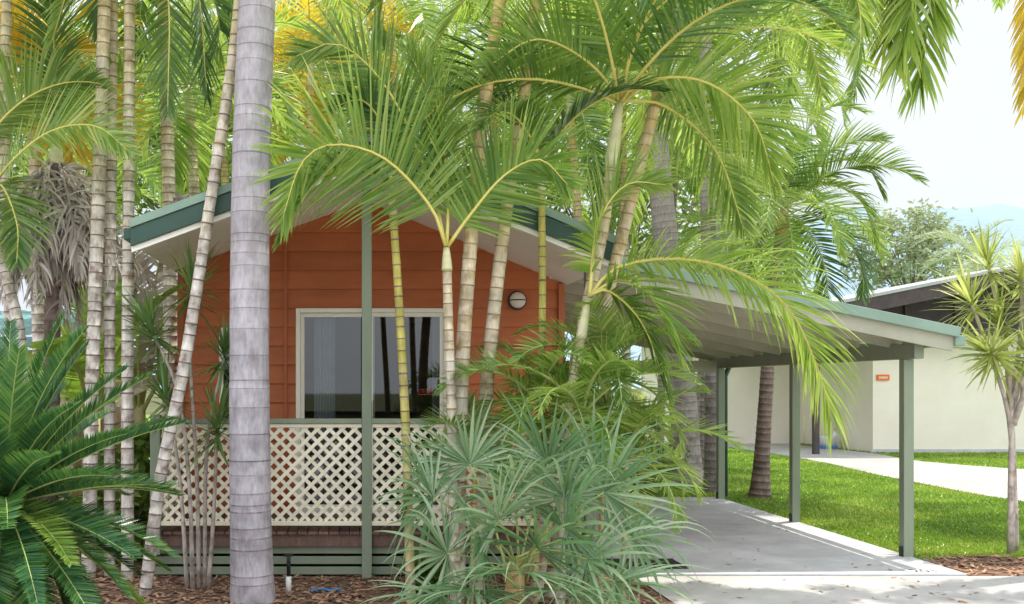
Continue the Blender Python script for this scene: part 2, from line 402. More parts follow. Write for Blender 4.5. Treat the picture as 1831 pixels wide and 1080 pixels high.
def fan_leaf(root, base, hub, normal, Rr, leaf='fan', nseg=13, span=135, droop=.3):
    base = V(base); hub = V(hub); A = (hub - base).normalized()
    N_ = V(normal); N_ = (N_ - A * N_.dot(A)).normalized(); S = A.cross(N_).normalized()
    mb = MB(); step = rad(span * 2) / (nseg * 2)
    for i in range(-nseg, nseg + 1):
        th = i * step + rr(-.06, .06)
        d = (A * math.cos(th) + S * math.sin(th) + N_ * (.15 * math.cos(th*2) + rr(-.11, .11))).normalized()
        L = Rr * (1 - .22 * (abs(i) / nseg) ** 2) * rr(.76, 1.13); W = (d.cross(N_)).normalized()
        q = hub.copy(); prev = None; tb = rr(.05, .75); wm = rr(.0105, .0155); dr = droop * rr(.3, 1.9)
        for k in range(9):
            f = k / 8
            half = min(f * L * math.tan(step / 2), wm) * (1 - max(0, (f - .4) / .6) ** 1.4)
            half = max(half, .0010)
            tt = min(1, tb + .25 * f)
            a = mb.vert(q - W * half, tt); c = mb.vert(q - N_ * half * .6, tt + .05); b = mb.vert(q + W * half, tt)
            if prev:
                mb.face([prev[0], prev[1], c, a]); mb.face([prev[1], prev[2], b, c])
            prev = (a, c, b); q = q + d * L / 8
            if f > .15: d = (d + V((0, 0, -1)) * dr * f * 1.0).normalized()
    fo = mb.build('fan_leaf', M[leaf], root)
    mid = (base + hub) / 2 + V((0, 0, .08))
    pth, _ = cr([base, mid, hub], 10)
    st = MB(); st.tube(pth, [lerp(.010, .005, k / 9) for k in range(10)], 6); st.build('stalk', M['gstalk'], fo, True)

def leafy_tree(label, base, center, rx, ry, rz, clusters, per, ls, leaf='tree', group=None, name='leafy_tree', r0=.18):
    base = V(base); c0 = V(center)
    root = thing(name, label, 'tree', base, group)
    tm = MB(); fork = base.lerp(V((c0.x, c0.y, c0.z - rz * .7)), .85)
    tm.tube(cr([base + V((0,0,-.05)), base.lerp(fork, .5) + V((rr(-.15,.15), 0, 0)), fork], 10)[0], [lerp(r0, r0 * .6, k / 9) for k in range(10)], 9)
    cm = MB(); cs = []
    for i in range(clusters):
        while True:
            u = V((rr(-1, 1), rr(-1, 1), rr(-1, 1)))
            if .25 < u.length < 1: break
        u *= (1 + .25 * NZ.noise(u * 2.1 + c0))
        c = c0 + V((u.x * rx, u.y * ry, u.z * rz)); cs.append(c)
        rc = rr(.16, .3) * min(rx, rz); bt = rr(-.15, .25)
        for j in range(per):
            v = V((R.gauss(0, .5), R.gauss(0, .5), R.gauss(0, .4))) * rc * 1.2
            p = c + v; d = V((rr(-1, 1), rr(-1, 1), rr(-.9, .4))).normalized()
            B = d.cross(V((rr(-1, 1), rr(-1, 1), rr(-1, 1)))).normalized()
            l = ls * rr(.6, 1.3); t = min(1, max(0, .4 + bt + rr(-.2, .3)))
            i0 = [cm.vert(p, t), cm.vert(p + d * l * .5 + B * l * .2, t), cm.vert(p + d * l, t), cm.vert(p + d * l * .5 - B * l * .2, t)]
            cm.face(i0)
    for c in cs[::3]:
        mid = fork.lerp(c, .5) + V((0, 0, rr(-.1, .2) * rz))
        tm.tube(cr([fork, mid, c], 7)[0], [lerp(r0 * .4, r0 * .06, k / 6) for k in range(7)], 5)
    tm.build('trunk', M['bark'], root, True); cm.build('crown', M[leaf], root)
    return root

# ============================================================ SETTING
def sheet(name, pts, z, mat, label=None):
    mb = MB(); mb.poly([(x, y, z) for x, y in pts]); return struct(mb.build(name, mat), label)
sheet('ground', [(-1500,-200),(1500,-200),(1500,3000),(-1500,3000)], 0, M['ground'])
LAWN = [(5.56,9.1),(60,9.1),(60,60),(-15,60),(-15,18.2),(2.15,18.2),(2.15,15.42),(5.56,15.42)]
sheet('lawn', LAWN, .004, M['lawn'])
sheet('garden_bed', [(-9,6.4),(2.55,6.4),(2.5,9.1),(2.22,9.15),(2.22,18.2),(-15,18.2),(-15,6.4)], .008, M['mulch'])
BED = [(5.62,9.12)] + [(5.62 + i * .5, 9.92 + .2 * math.sin(i * 1.3) + .1 * i * .7 + .1 * math.sin(i * 3.1)) for i in range(12)] + [(12,9.12)]
sheet('mulch_bed', BED, .008, M['mulch'])
mb = MB(); mb.poly([(2.55,6.4,.012),(-30,6.4,.012),(-30,-12,.012),(40,-12,.012),(40,9.1,.012),(2.52,9.1,.012)])
struct(mb.build('road', M['road']))
mb = MB(); mb.box(2.24, 5.58, 9.12, 12.2, -.05, .03); mb.box(2.24, 5.58, 12.212, 15.4, -.05, .03)
struct(mb.build('carport_slab', M['concrete'], bevel=.008))
PATH = [G(*q) for q in [(1300,800),(1400,815),(1475,828),(1560,848),(1650,866),(1740,884),(1830,898),(2100,925),(2100,850),(1831,840),(1740,834),(1650,826),(1600,818),(1560,811),(1400,793),(1300,791)]]
PATH = [(p.x, p.y) for p in PATH]
sheet('footpath', PATH, .012, M['path'])
# hills
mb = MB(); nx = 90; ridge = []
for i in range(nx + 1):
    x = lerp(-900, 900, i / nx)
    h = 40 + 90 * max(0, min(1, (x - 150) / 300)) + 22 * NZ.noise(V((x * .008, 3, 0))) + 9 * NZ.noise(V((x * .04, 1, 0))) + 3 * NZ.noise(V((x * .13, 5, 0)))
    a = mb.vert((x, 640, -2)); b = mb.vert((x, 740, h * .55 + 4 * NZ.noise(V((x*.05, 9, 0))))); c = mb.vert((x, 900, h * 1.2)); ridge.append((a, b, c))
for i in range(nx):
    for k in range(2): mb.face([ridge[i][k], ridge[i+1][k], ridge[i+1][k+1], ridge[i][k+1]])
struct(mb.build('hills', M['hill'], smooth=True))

def inpoly(x, y, poly):
    c = False; n = len(poly)
    for i in range(n):
        x1, y1 = poly[i]; x2, y2 = poly[i-1]
        if (y1 > y) != (y2 > y) and x < (x2 - x1) * (y - y1) / (y2 - y1) + x1: c = not c
    return c
mb = MB(); cnt = 0
while cnt < 80000:
    y = 9.7 + 22 * R.random() ** 1.5; px = rr(1180, 1900); x = (px - CX) / F * y
    if x < 5.62 and y < 15.5: continue
    if x < 2.3: continue
    if inpoly(x, y, PATH) or inpoly(x, y, BED): continue
    cnt += 1
    h = rr(.015, .04) * (1 + .015 * y); a = rr(0, 6.28); w = .006 * (1 + y * .06); dx, dy = math.cos(a) * w, math.sin(a) * w
    t = min(1, max(0, .5 + .6 * NZ.noise(V((x * .9, y * .9, 0))) + .45 * NZ.noise(V((x * .3, y * .35, 7))) + rr(-.25, .25)))
    i0 = [mb.vert((x - dx, y - dy, .004), t), mb.vert((x + dx, y + dy, .004), t), mb.vert((x + rr(-.03, .03), y + rr(-.03, .03), h), t)]
    mb.face(i0)
tag(mb.build('lawn_grass', M['grassb']), 'short bright green lawn grass beside the carport and path', 'grass', kind='stuff')
mb = MB()
for k in range(9000):
    if k < 5200: x, y = rr(-2.9, 2.5), rr(7.6, 9.6)
    else:
        x, y = rr(5.62, 9.5), rr(9.14, 11.2)
        if not inpoly(x, y, BED): continue
    l = rr(.012, .045); w = l * rr(.2, .5); a = rr(0, 6.28); z = .01 + rr(0, .02)
    d = V((math.cos(a), math.sin(a), rr(-.3, .3))).normalized() * l; b = V((-math.sin(a), math.cos(a), rr(-.3, .3))) * w
    c = V((x, y, z)); t = rr(0, 1)
    mb.face([mb.vert(c - d - b * .6, t), mb.vert(c + d - b, t), mb.vert(c + d * .8 + b, t), mb.vert(c - d + b, t)])
tag(mb.build('bark_chips', M['chip']), 'loose brown bark chips spread over the garden beds', 'mulch', kind='stuff')
mb = MB()
for k in range(420):
    if k < 170: x, y, z0 = rr(2.3, 5.5), rr(9.15, 13), .031
    else: x, y, z0 = rr(2.6, 8.5), rr(7.9, 9.08), .013
    if R.random() > .25 + .75 * max(0, NZ.noise(V((x * 1.3, y * 1.3, 4))) * 2 + .3): continue
    l = rr(.012, .05); w = l * rr(.12, .4); a = rr(0, 6.28); d = V((math.cos(a), math.sin(a), 0)) * l; b = V((-math.sin(a), math.cos(a), .1)) * w
    c = V((x, y, z0 + .004)); t = rr(0, 1)
    mb.face([mb.vert(c - d, t), mb.vert(c - b, t), mb.vert(c + d + V((0, 0, rr(0, .008))), t), mb.vert(c + b, t)])
tag(mb.build('leaf_litter', M['chip']), 'small dry leaf scraps scattered on the slab and road', 'leaf litter', kind='stuff')

# ============================================================ CABIN
XC, YF, YV, YW, YB = .08, 8.4, 9.03, 10.3, 18.0
HL, HR = 1.95, 2.06              # half widths left and right of the ridge
ZA, SLL, SLR = 3.66, .365, .415  # soffit apex, slopes
FL = .43
def HW(sx): return HL if sx < 0 else HR
def SLP(sx): return SLL if sx < 0 else SLR
def zs(x): return ZA - abs(x - XC) * SLP(x - XC)
def ZEs(sx): return ZA - HW(sx) * SLP(sx)
cab = thing('cabin', 'orange weatherboard holiday cabin with green gable roof and lattice veranda', 'cabin', (XC, YW, 0))
DOOR = (-.64, .93, FL, 2.55); WIN = (-1.43, -1.03, 1.25, 2.35)
mb = MB(); bh = .195; z = FL - .02; 
while z < ZA - .02:
    zt = z + bh
    cuts = sorted({z, zt, *[q for o in (DOOR, WIN) for q in o[2:] if z < q < zt], *[e for e in (ZEs(-1), ZEs(1)) if z < e < zt]})
    for a, b in zip(cuts[:-1], cuts[1:]):
        mid = (a + b) / 2
        def ext(zz, sx): return min(HW(sx) - .03, max(0, (ZA - zz) / SLP(sx)))
        xs = sorted({-9, 9, *[q for o in (WIN, DOOR) if o[2] < mid < o[3] for q in o[:2]]})
        for p, q in zip(xs[:-1], xs[1:]):
            m_ = (p + q) / 2
            if any(o[2] < mid < o[3] and o[0] < m_ < o[1] for o in (WIN, DOOR)): continue
            def yy(zz): return YW - lerp(.030, .004, (zz - z) / bh)
            x0a, x1a = max(p, XC - ext(a, -1)), min(q, XC + ext(a, 1)); x0b, x1b = max(p, XC - ext(b, -1)), min(q, XC + ext(b, 1))
            if x1a <= x0a: continue
            x1b = max(x1b, x0b); tn = .5 + .25 * (NZ.noise(V((z * 7.3, 1, 2))))
            mb.face([mb.vert((x0a, yy(a), a), tn), mb.vert((x1a, yy(a), a), tn), mb.vert((x1b, yy(b), b), tn), mb.vert((x0b, yy(b), b), tn)])
            if a == z: mb.face([mb.vert((x0a, YW + .01, a), tn), mb.vert((x1a, YW + .01, a), tn), mb.vert((x1a, yy(a), a), tn), mb.vert((x0a, yy(a), a), tn)])
    z = zt
mb.build('front_wall', M['orange'], cab)
for sx in (-1, 1):
    mb = MB(); X = XC + sx * (HW(sx) - .03); ZE = ZEs(sx)
    z = .3
    while z < ZE + .04:
        zt = min(z + bh, ZE + .04)
        mb.poly([(X + sx * .02, YW, z), (X + sx * .02, YB, z), (X + sx * .003, YB, zt), (X + sx * .003, YW, zt)])
        mb.poly([(X, YW, z), (X, YB, z), (X + sx * .02, YB, z), (X + sx * .02, YW, z)]); z = zt
    mb.build('side_wall', M['orange'], cab)
    mb = MB(); mb.box(X - .045 * (sx > 0) - .02 * (sx < 0), X + .045 * (sx < 0) + .02 * (sx > 0), YW - .055, YW - .036, .3, ZE)
    mb.build('corner_trim', M['orange_trim'], cab, bevel=.004)
mb = MB(); mb.poly([(XC - HL + .03, YB, 0), (XC + HR - .03, YB, 0), (XC + HR - .03, YB, ZEs(1)), (XC, YB, ZA), (XC - HL + .03, YB, ZEs(-1))])
mb.build('back_wall', M['orange'], cab)
mb = MB(); mb.box(-.762, -.732, YW - .05, YW - .036, FL, zs(-.745) - .01); mb.build('wall_joint_strip', M['orange_trim'], cab)
# roof (corrugated) with fascia, capping, soffit
mb = MB(); n = int((YB + .3 - YF) / .038)
for sx in (-1, 1):
    prev = None; H = HW(sx) + .05
    for k in range(n + 1):
        y = YF + .02 + k * .038; dz = .012 * math.sin(k * math.pi / 2 + .4)
        a = mb.vert((XC, y, ZA + .20 + dz)); b = mb.vert((XC + sx * H, y, ZA + .20 - H * SLP(sx) + dz))
        if prev: mb.face([prev[0], a, b, prev[1]] if sx > 0 else [prev[1], b, a, prev[0]])
        prev = (a, b)
roof = mb.build('roof', M['dgreen'], cab, True)
def rake(name, mat, y, th, zlo, zhi, par, over=.0, bevel=.004):
    for sx in (-1, 1):
        mb = MB(); xe = XC + sx * (HW(sx) + .05 + over); S = SLP(sx)
        pr = [(XC, ZA + zlo), (xe, ZA + zlo - abs(xe - XC) * S), (xe, ZA + zhi - abs(xe - XC) * S), (XC, ZA + zhi)]
        f = [mb.vert((x, y, z)) for x, z in pr]; b = [mb.vert((x, y + th, z)) for x, z in pr]
        mb.face(f if sx > 0 else f[::-1]); mb.face(b[::-1] if sx > 0 else b)
        for i in range(4):
            q = [f[i], b[i], b[(i+1) % 4], f[(i+1) % 4]]; mb.face(q if sx > 0 else q[::-1])
        mb.build(name, mat, par, bevel=bevel)
rake('fascia_board', M['dgreen'], YF, .03, .0, .15, cab)
rake('roof_capping', M['lgreen'], YF - .018, .10, .153, .225, roof)
rake('fascia_trim', M['cream'], YF + .034, .03, -.05, .0, cab)
for sx in (-1, 1):
    mb = MB(); H = HW(sx) + .03; xe = XC + sx * H; S = SLP(sx)
    K = 3
    for k in range(K):
        y0 = lerp(YF + .07, YW, k / K) + .003; y1 = lerp(YF + .07, YW, (k + 1) / K) - .003
        p = [(XC + sx*.002, y0, ZA), (xe, y0, ZA - H * S), (xe, y1, ZA - H * S), (XC + sx*.002, y1, ZA)]
        q = [(x, y, z_ + .02) for x, y, z_ in p]
        iv = [mb.vert(v) for v in p + q]
        for fc in ((0,1,2,3),(7,6,5,4),(0,4,5,1),(1,5,6,2),(2,6,7,3),(3,7,4,0)): mb.face([iv[j] for j in fc])
    mb.build('soffit', M['cream'], cab)
    if sx < 0:
        mb = MB(); H = HL + .05; ze = ZA - H * SLL
        mb.box(XC - H - .07, XC - H, YF + .04, YB + .2, ze + .06, ze + .16)
        mb.build('gutter', M['dgreen'], cab, bevel=.01)
# sliding door
def frame_rect(mb, x0, x1, z0, z1, y0, y1, w):
    mb.box(x0, x0 + w, y0, y1, z0, z1); mb.box(x1 - w, x1, y0, y1, z0, z1)
    mb.box(x0 + w, x1 - w, y0, y1, z1 - w, z1); mb.box(x0 + w, x1 - w, y0, y1, z0, z0 + w)
mb = MB(); frame_rect(mb, DOOR[0], DOOR[1], DOOR[2] + .005, DOOR[3], YW - .05, YW + .06, .045)
door = mb.build('sliding_door', M['alum'], cab, bevel=.004)
xm = (DOOR[0] + DOOR[1]) / 2
for k, (a, b, y) in enumerate(((DOOR[0] + .045, xm + .03, YW + .02), (xm - .03, DOOR[1] - .045, YW - .02))):
    mb = MB(); frame_rect(mb, a + .001, b - .001, DOOR[2] + .052, DOOR[3] - .047, y - .015, y + .015, .04)
    mb.box(a + .041, b - .041, y - .013, y + .013, 1.36, 1.385)
    mb.build('door_frame', M['alum'], door)
    mb = MB(); mb.poly([(a + .04, y, DOOR[2] + .09), (b - .04, y, DOOR[2] + .09), (b - .04, y, DOOR[3] - .085), (a + .04, y, DOOR[3] - .085)])
    mb.build('pane', M['aglass'], door)
    mb = MB(); mb.box(*( (b - .03, b - .012) if k == 0 else (a + .012, a + .03)), y - .05, y - .016, 1.38, 1.6); mb.build('handle', M['black'], door, bevel=.004)
mb = MB()
for k in range(3):
    zz = 1.71 - k * .026
    x = .62
    while x < .62 + (.17, .13, .15)[k]:
        l = rr(.012, .03); mb.box(x, x + l, YW - .0262, YW - .0222, zz, zz + rr(.005, .009)); x += l + .009
mb.build('door_notice', M['red'], door)
mb = MB(); frame_rect(mb, WIN[0], WIN[1], WIN[2], WIN[3], YW - .05, YW + .04, .04); win = mb.build('window', M['alum'], cab, bevel=.004)
mb = MB(); mb.poly([(WIN[0] + .04, YW, WIN[2] + .04), (WIN[1] - .04, YW, WIN[2] + .04), (WIN[1] - .04, YW, WIN[3] - .04), (WIN[0] + .04, YW, WIN[3] - .04)]); mb.build('pane', M['aglass'], win)
# room behind the glass
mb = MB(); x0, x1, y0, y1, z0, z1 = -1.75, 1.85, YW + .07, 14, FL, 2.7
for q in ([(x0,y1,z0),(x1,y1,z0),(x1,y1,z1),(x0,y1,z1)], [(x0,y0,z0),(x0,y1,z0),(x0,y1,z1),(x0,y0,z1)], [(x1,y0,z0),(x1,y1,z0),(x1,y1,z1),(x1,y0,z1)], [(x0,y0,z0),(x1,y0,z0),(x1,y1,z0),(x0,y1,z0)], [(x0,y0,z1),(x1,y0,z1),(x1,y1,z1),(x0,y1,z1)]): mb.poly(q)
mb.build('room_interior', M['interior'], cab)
for (xa, xb) in ((-.46, -.24), (.78, .90)):
    mb = MB(); prev = None
    for k in range(41):
        x = lerp(xa, xb, k / 40); y = YW + .17 + .03 * math.sin(k * 1.15)
        a = mb.vert((x, y, FL + .05), .5 + .3 * math.sin(k * 1.15)); b = mb.vert((x, y, 2.5), .5 + .3 * math.sin(k * 1.15))
        if prev: mb.face([prev[0], a, b, prev[1]])
        prev = (a, b)
    mb.build('curtain', M['curtain'], cab, True)
# wall light
c = V((1.64, YW - .03, 2.63))
mb = MB(); mb.tube([c + V((0, -d, 0)) for d in (0, .012, .05, .052)], [.098, .10, .094, .08], 24); wl = mb.build('wall_light', M['brown'], cab, True)
mb = MB(); mb.tube([c + V((0, -d, 0)) for d in (.048, .07, .09, .102, .106)], [.084, .08, .065, .038, .006], 24); mb.build('lens', M['lens'], wl, True)
mb = MB(); pth = [c + V((x_, -.05 - .062 * math.sqrt(max(0, 1 - (x_ / .088) ** 2)), 0)) for x_ in [i * .0175 for i in range(-5, 6)]]
mb.tube(pth, [.006] * len(pth), 6); mb.build('guard', M['brown'], wl)
# veranda
mb = MB(); x = XC - HL + .01; 
while x < XC + HR - .09:
    mb.box(x, x + .086, YV - .02, YW - .03, FL - .025, FL + rr(-.001, .001), t=rr(.1, .9)); x += .094
mb.build('deck', M['deck'], cab)
mb = MB(); mb.box(XC - HL, XC + HR, YV + .01, YV + .045, FL - .14, FL - .027); mb.build('deck_edge_board', M['deck'], cab, bevel=.004)
for k in range(3):
    mb = MB(); z0 = .03 + k * .095; mb.box(XC - HL, XC + HR, YV + .05, YV + .07, z0, z0 + .07); mb.build('skirt_board', M['sage'], cab, bevel=.003)
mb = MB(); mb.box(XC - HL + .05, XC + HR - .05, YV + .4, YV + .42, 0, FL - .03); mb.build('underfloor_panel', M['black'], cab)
PX = [(XC - HL + .045, 1.47), (XC, ZA), (XC + HR - .045, ZEs(1) + .02)]
for x, zt in PX:
    mb = MB(); mb.box(x - .045, x + .045, YV - .08, YV + .01, .02 if x == XC else FL - .2, zt + .02); mb.build('veranda_post', M['sage'], cab, bevel=.005)
def lattice(a, b, z0, z1, fix, axis):
    mb = MB(); st = .112; W = b - a; H = z1 - z0
    for lay, sg in ((0, 1), (1, -1)):
        c = -H
        while c < W:
            s0 = max(0, -c); s1 = min(H, W - c)
            if s1 - s0 > .03:
                if sg > 0: p, q = (a + c + s0, z0 + s0), (a + c + s1, z0 + s1)
                else: p, q = (a + c + s0, z1 - s0), (a + c + s1, z1 - s1)
                if axis == 'x': mb.beam((p[0], fix + lay * .0075, p[1]), (q[0], fix + lay * .0075, q[1]), .007, .032, t=rr(.3, .7))
                else: mb.beam((fix + lay * .0075, p[0], p[1]), (fix + lay * .0075, q[0], q[1]), .007, .032, t=rr(.3, .7))
            c += st
    mb.build('lattice_panel', M['lattice'], cab)
for i in range(2):
    xa, xb = PX[i][0] + .045, PX[i+1][0] - .045
    lattice(xa, xb, FL + .10, 1.40, YV - .04, 'x')
    mb = MB(); mb.box(xa, xb, YV - .075, YV + .005, 1.41, 1.455); mb.build('handrail', M['sage'], cab, bevel=.005)
    mb = MB(); mb.box(xa, xb, YV - .06, YV - .01, FL + .06, FL + .10); mb.box(xa, xb, YV - .055, YV - .015, 1.375, 1.408); mb.build('lattice_rail', M['lattice'], cab, bevel=.003)
lattice(YV + .02, YW - .05, FL + .10, 1.40, PX[0][0], 'y')
mb = MB(); mb.box(PX[0][0] - .04, PX[0][0] + .04, YV + .012, YW - .05, 1.41, 1.455); mb.build('handrail', M['sage'], cab, bevel=.005)

# ============================================================ CARPORT
CY0, CY1, CX0, CX1 = 9.7, 15.65, XC + HR + .07, 5.80
def zr(x): return 3.03 - (x - 2.1) * .205
car = thing('carport', 'open skillion carport with pale green fascia and sage posts', 'carport', (4, 12.5, 0))
mb = MB(); k = 0; prev = None; y = CY0 + .03
while y < CY1:
    dz = .02 if k % 4 in (0, 1) else 0
    a = mb.vert((CX0, y, zr(CX0) - .03 + dz)); b = mb.vert((CX1 - .02, y, zr(CX1) - .03 + dz))
    if prev: mb.face([prev[0], prev[1], b, a])
    prev = (a, b); y += .10 if k % 2 else .03; k += 1
mb.build('roof', M['underside'], car)
for y in [10.3 + i * .88 for i in range(7)]:
    mb = MB(); mb.beam((CX0, y, zr(CX0) - .115), (5.62, y, zr(5.62) - .115), .05, .14); mb.build('rafter', M['olive'], car, bevel=.004)
mb = MB(); mb.beam((CX0, CY0, zr(CX0) - .105), (CX1, CY0, zr(CX1) - .105), .035, .16); mb.build('front_fascia', M['olive'], car, bevel=.004)
mb = MB(); mb.beam((CX0, CY0 - .02, zr(CX0) + .005), (CX1 + .03, CY0 - .02, zr(CX1 + .03) + .005), .11, .10); mb.build('roof_capping', M['lgreen'], car, bevel=.006)
mb = MB(); mb.beam((CX0, CY1, zr(CX0) - .08), (CX1, CY1, zr(CX1) - .08), .035, .17); mb.build('rear_fascia', M['olive'], car, bevel=.004)
mb = MB(); mb.box(CX1 - .005, CX1 + .1, CY0 - .04, CY1, zr(CX1) - .13, zr(CX1) - .03); mb.build('gutter', M['lgreen'], car, bevel=.01)
mb = MB(); mb.box(5.49, 5.585, CY0 + .12, CY1 - .03, 2.02, 2.17); mb.build('side_beam', M['sage'], car, bevel=.005)
mb = MB(); mb.beam((CX0, 15.2, 2.05), (5.46, 15.2, 2.05), .06, .17); mb.build('rear_beam', M['olive'], car, bevel=.005)
for y in (10.05, 12.62, 15.2):
    mb = MB(); mb.box(5.487, 5.588, y - .048, y + .048, .02, 2.018); po = mb.build('post', M['sage'], car, bevel=.006)
    mb = MB(); mb.box(5.475, 5.60, y - .03, y + .03, .005, .13); mb.build('post_base', M['black'], po, bevel=.003)
mb = MB(); mb.tube([V((5.66, 15.35, .05)), V((5.66, 15.35, 1.9)), V((5.76, 15.35, 2.12))], [.04] * 3, 10); mb.build('downpipe', M['dgreen'], car, True)

# doormat, number on the slab
g0 = G(1188, 1012)
mb = MB(); mb.box(2.27, g0.x + .13, 9.35, 9.85, .031, .043); tag(mb.build('door_mat', M['black'], bevel=.003), 'dark rubber mat at the left edge of the carport slab', 'mat')
pl = thing('number_plate', 'small white number plate lying at front right of slab', 'sign', (5.26, 9.22, .03))
mb = MB(); mb.box(5.08, 5.42, 9.14, 9.30, .031, .036); mb.build('plate', M['white'], pl)
def text_mesh(s, size, loc, rot, mat, parent, name):
    cu = bpy.data.curves.new(name, 'FONT'); cu.body = s; cu.size = size; cu.align_x = 'CENTER'; cu.align_y = 'CENTER'
    ob = bpy.data.objects.new('tmp_text', cu); COL.objects.link(ob)
    dg = bpy.context.evaluated_depsgraph_get(); me = bpy.data.meshes.new_from_object(ob.evaluated_get(dg))
    bpy.data.objects.remove(ob)
    o = bpy.data.objects.new(name, me); COL.objects.link(o); me.materials.clear(); me.materials.append(mat)
    o.parent = parent; o.location = V(loc) - ORG[parent.name]; o.rotation_euler = rot; return o
text_mesh('201', .17, (5.25, 9.22, .0385), (0, 0, 0), M['black'], pl, 'number')

# ============================================================ PALE BUILDING
bl = thing('pale_building', 'long cream rendered building with brown low gable roof', 'building', (15, 26, 0))
def wall(x0, x1, y, z1, d=.2):
    mb = MB(); mb.box(x0, x1, y, y + d, 0, z1); return mb.build('wall', M['bwall'], bl)
wall(13.45, 22, 26, 3.55); wall(8.6, 13.44, 30, 3.3)
mb = MB(); mb.box(13.45, 13.65, 26.203, 30, 0, 3.5); mb.build('side_wall', M['bwall'], bl)
mb = MB(); mb.box(13.4, 22, 25.975, 25.998, .0, .10); mb.build('plinth', M['concrete'], bl)
XR, ZR_, XL = 18.2, 5.12, 11.5
def zb(x): return ZR_ - abs(x - XR) * .2
for sx in (-1, 1):
    mb = MB(); xe = XR + sx * (XR - XL)
    p = [(XR, 24.6, ZR_), (xe, 24.6, zb(xe)), (xe, 38, zb(xe)), (XR, 38, ZR_)]; q = [(x, y, z - .08) for x, y, z in p]
    iv = [mb.vert(v) for v in p + q]
    for fc in ((0,1,2,3),(7,6,5,4),(0,4,5,1),(1,5,6,2),(2,6,7,3),(3,7,4,0)): mb.face([iv[j] for j in fc])
    mb.build('roof', M['broof'], bl)
    mb = MB(); mb.beam((XR, 24.66, ZR_ - .26), (xe, 24.66, zb(xe) - .26), .06, .34); mb.build('barge_board', M['brown'], bl)
    mb = MB(); mb.poly([(XR, 24.7, ZR_ - .10), (xe, 24.7, zb(xe) - .10), (xe, 30, zb(xe) - .10), (XR, 30, ZR_ - .10)]); mb.build('soffit', M['brown'], bl)
mb = MB(); mb.poly([(13.45, 25.99, 3.2), (22, 25.99, 3.2), (22, 25.99, zb(22) - .1), (XR, 25.99, ZR_ - .1), (13.45, 25.99, zb(13.45) - .1)]); mb.build('gable_panel', M['brown'], bl)
for x in (14.3, 15.6, 16.9, 18.2):
    mb = MB(); mb.box(x - .06, x + .06, 25.9, 25.985, 3.2, zb(x) - .12); mb.build('gable_batten', M['brown'], bl)
mb = MB(); mb.box(11.55, 22, 25.3, 25.45, 3.02, 3.22); mb.build('porch_beam', M['brown'], bl)
mb = MB(); mb.box(11.6, 11.74, 25.3, 25.45, 0, 3.02); mb.build('porch_post', M['brown'], bl, bevel=.01)
mb = MB(); mb.box(8.2, 13.44, 29.2, 30.6, 3.3, 3.5); mb.build('eave', M['brown'], bl)
sg = thing('wall_sign', 'small orange sign with white lettering on cream wall', 'sign', P(1579, 675, 25.97))
p = P(1579, 675, 25.97)
mb = MB(); mb.box(p.x - .16, p.x + .16, 25.95, 25.985, p.z - .075, p.z + .075); mb.build('panel', M['signorange'], sg)
mb = MB(); x = p.x - .11
while x < p.x + .11: mb.box(x, x + .02, 25.944, 25.949, p.z - .025, p.z + .025); x += .032
mb.build('lettering', M['white'], sg)
q0 = G(1480, 803); tb = thing('storage_tub', 'white plastic tub with blue base on the porch', 'tub', q0)
mb = MB(); mb.tube([q0 + V((0,0,.09)), q0 + V((0,0,.33)), q0 + V((0,0,.36))], [.19, .23, .245], 16); mb.build('body', M['white'], tb, True)
mb = MB(); mb.tube([q0 + V((0,0,.0)), q0 + V((0,0,.088))], [.25, .25], 16); mb.build('base', M['blue'], tb)
q1 = q0 + V((.24, .1, 0)); bt = thing('spray_bottle', 'white bottle with yellow cap beside the porch tub', 'bottle', q1)
mb = MB(); mb.tube([q1, q1 + V((0,0,.38)), q1 + V((0,0,.46)), q1 + V((0,0,.5))], [.08, .08, .03, .03], 12); mb.build('body', M['white'], bt, True)
mb = MB(); mb.tube([q1 + V((0,0,.5)), q1 + V((0,0,.57))], [.035, .03], 10); mb.build('cap', M['stalk'], bt, True)

# neighbour cabin far left
nb = thing('neighbouring_cabin', 'beige cabin with blue green ribbed roof behind the left palms', 'cabin', (-5.2, 13, 0))
mb = MB(); mb.box(-8, -3.55, 12.4, 16, 0, 2.2); mb.build('wall', M['beige'], nb)
mb = MB(); prev = None
for k in range(68):
    x = -8.1 + k * .07; dz = .02 * (k % 3 == 0)
    a = mb.vert((x, 12.0, 2.36 + dz)); b = mb.vert((x, 16, 2.95 + dz))
    if prev: mb.face([prev[0], a, b, prev[1]])
    prev = (a, b)
mb.build('roof', M['teal'], nb)
mb = MB(); mb.box(-8.1, -3.38, 11.93, 12.04, 2.22, 2.34); mb.build('gutter', M['teal'], nb, bevel=.01)
mb = MB(); frame_rect(mb, -4.9, -4.0, 1.1, 2.0, 12.34, 12.42, .05); w2 = mb.build('window', M['alum'], nb)
mb = MB(); mb.poly([(-4.85,12.37,1.15),(-4.05,12.37,1.15),(-4.05,12.37,1.95),(-4.85,12.37,1.95)]); mb.build('pane', M['black'], w2)

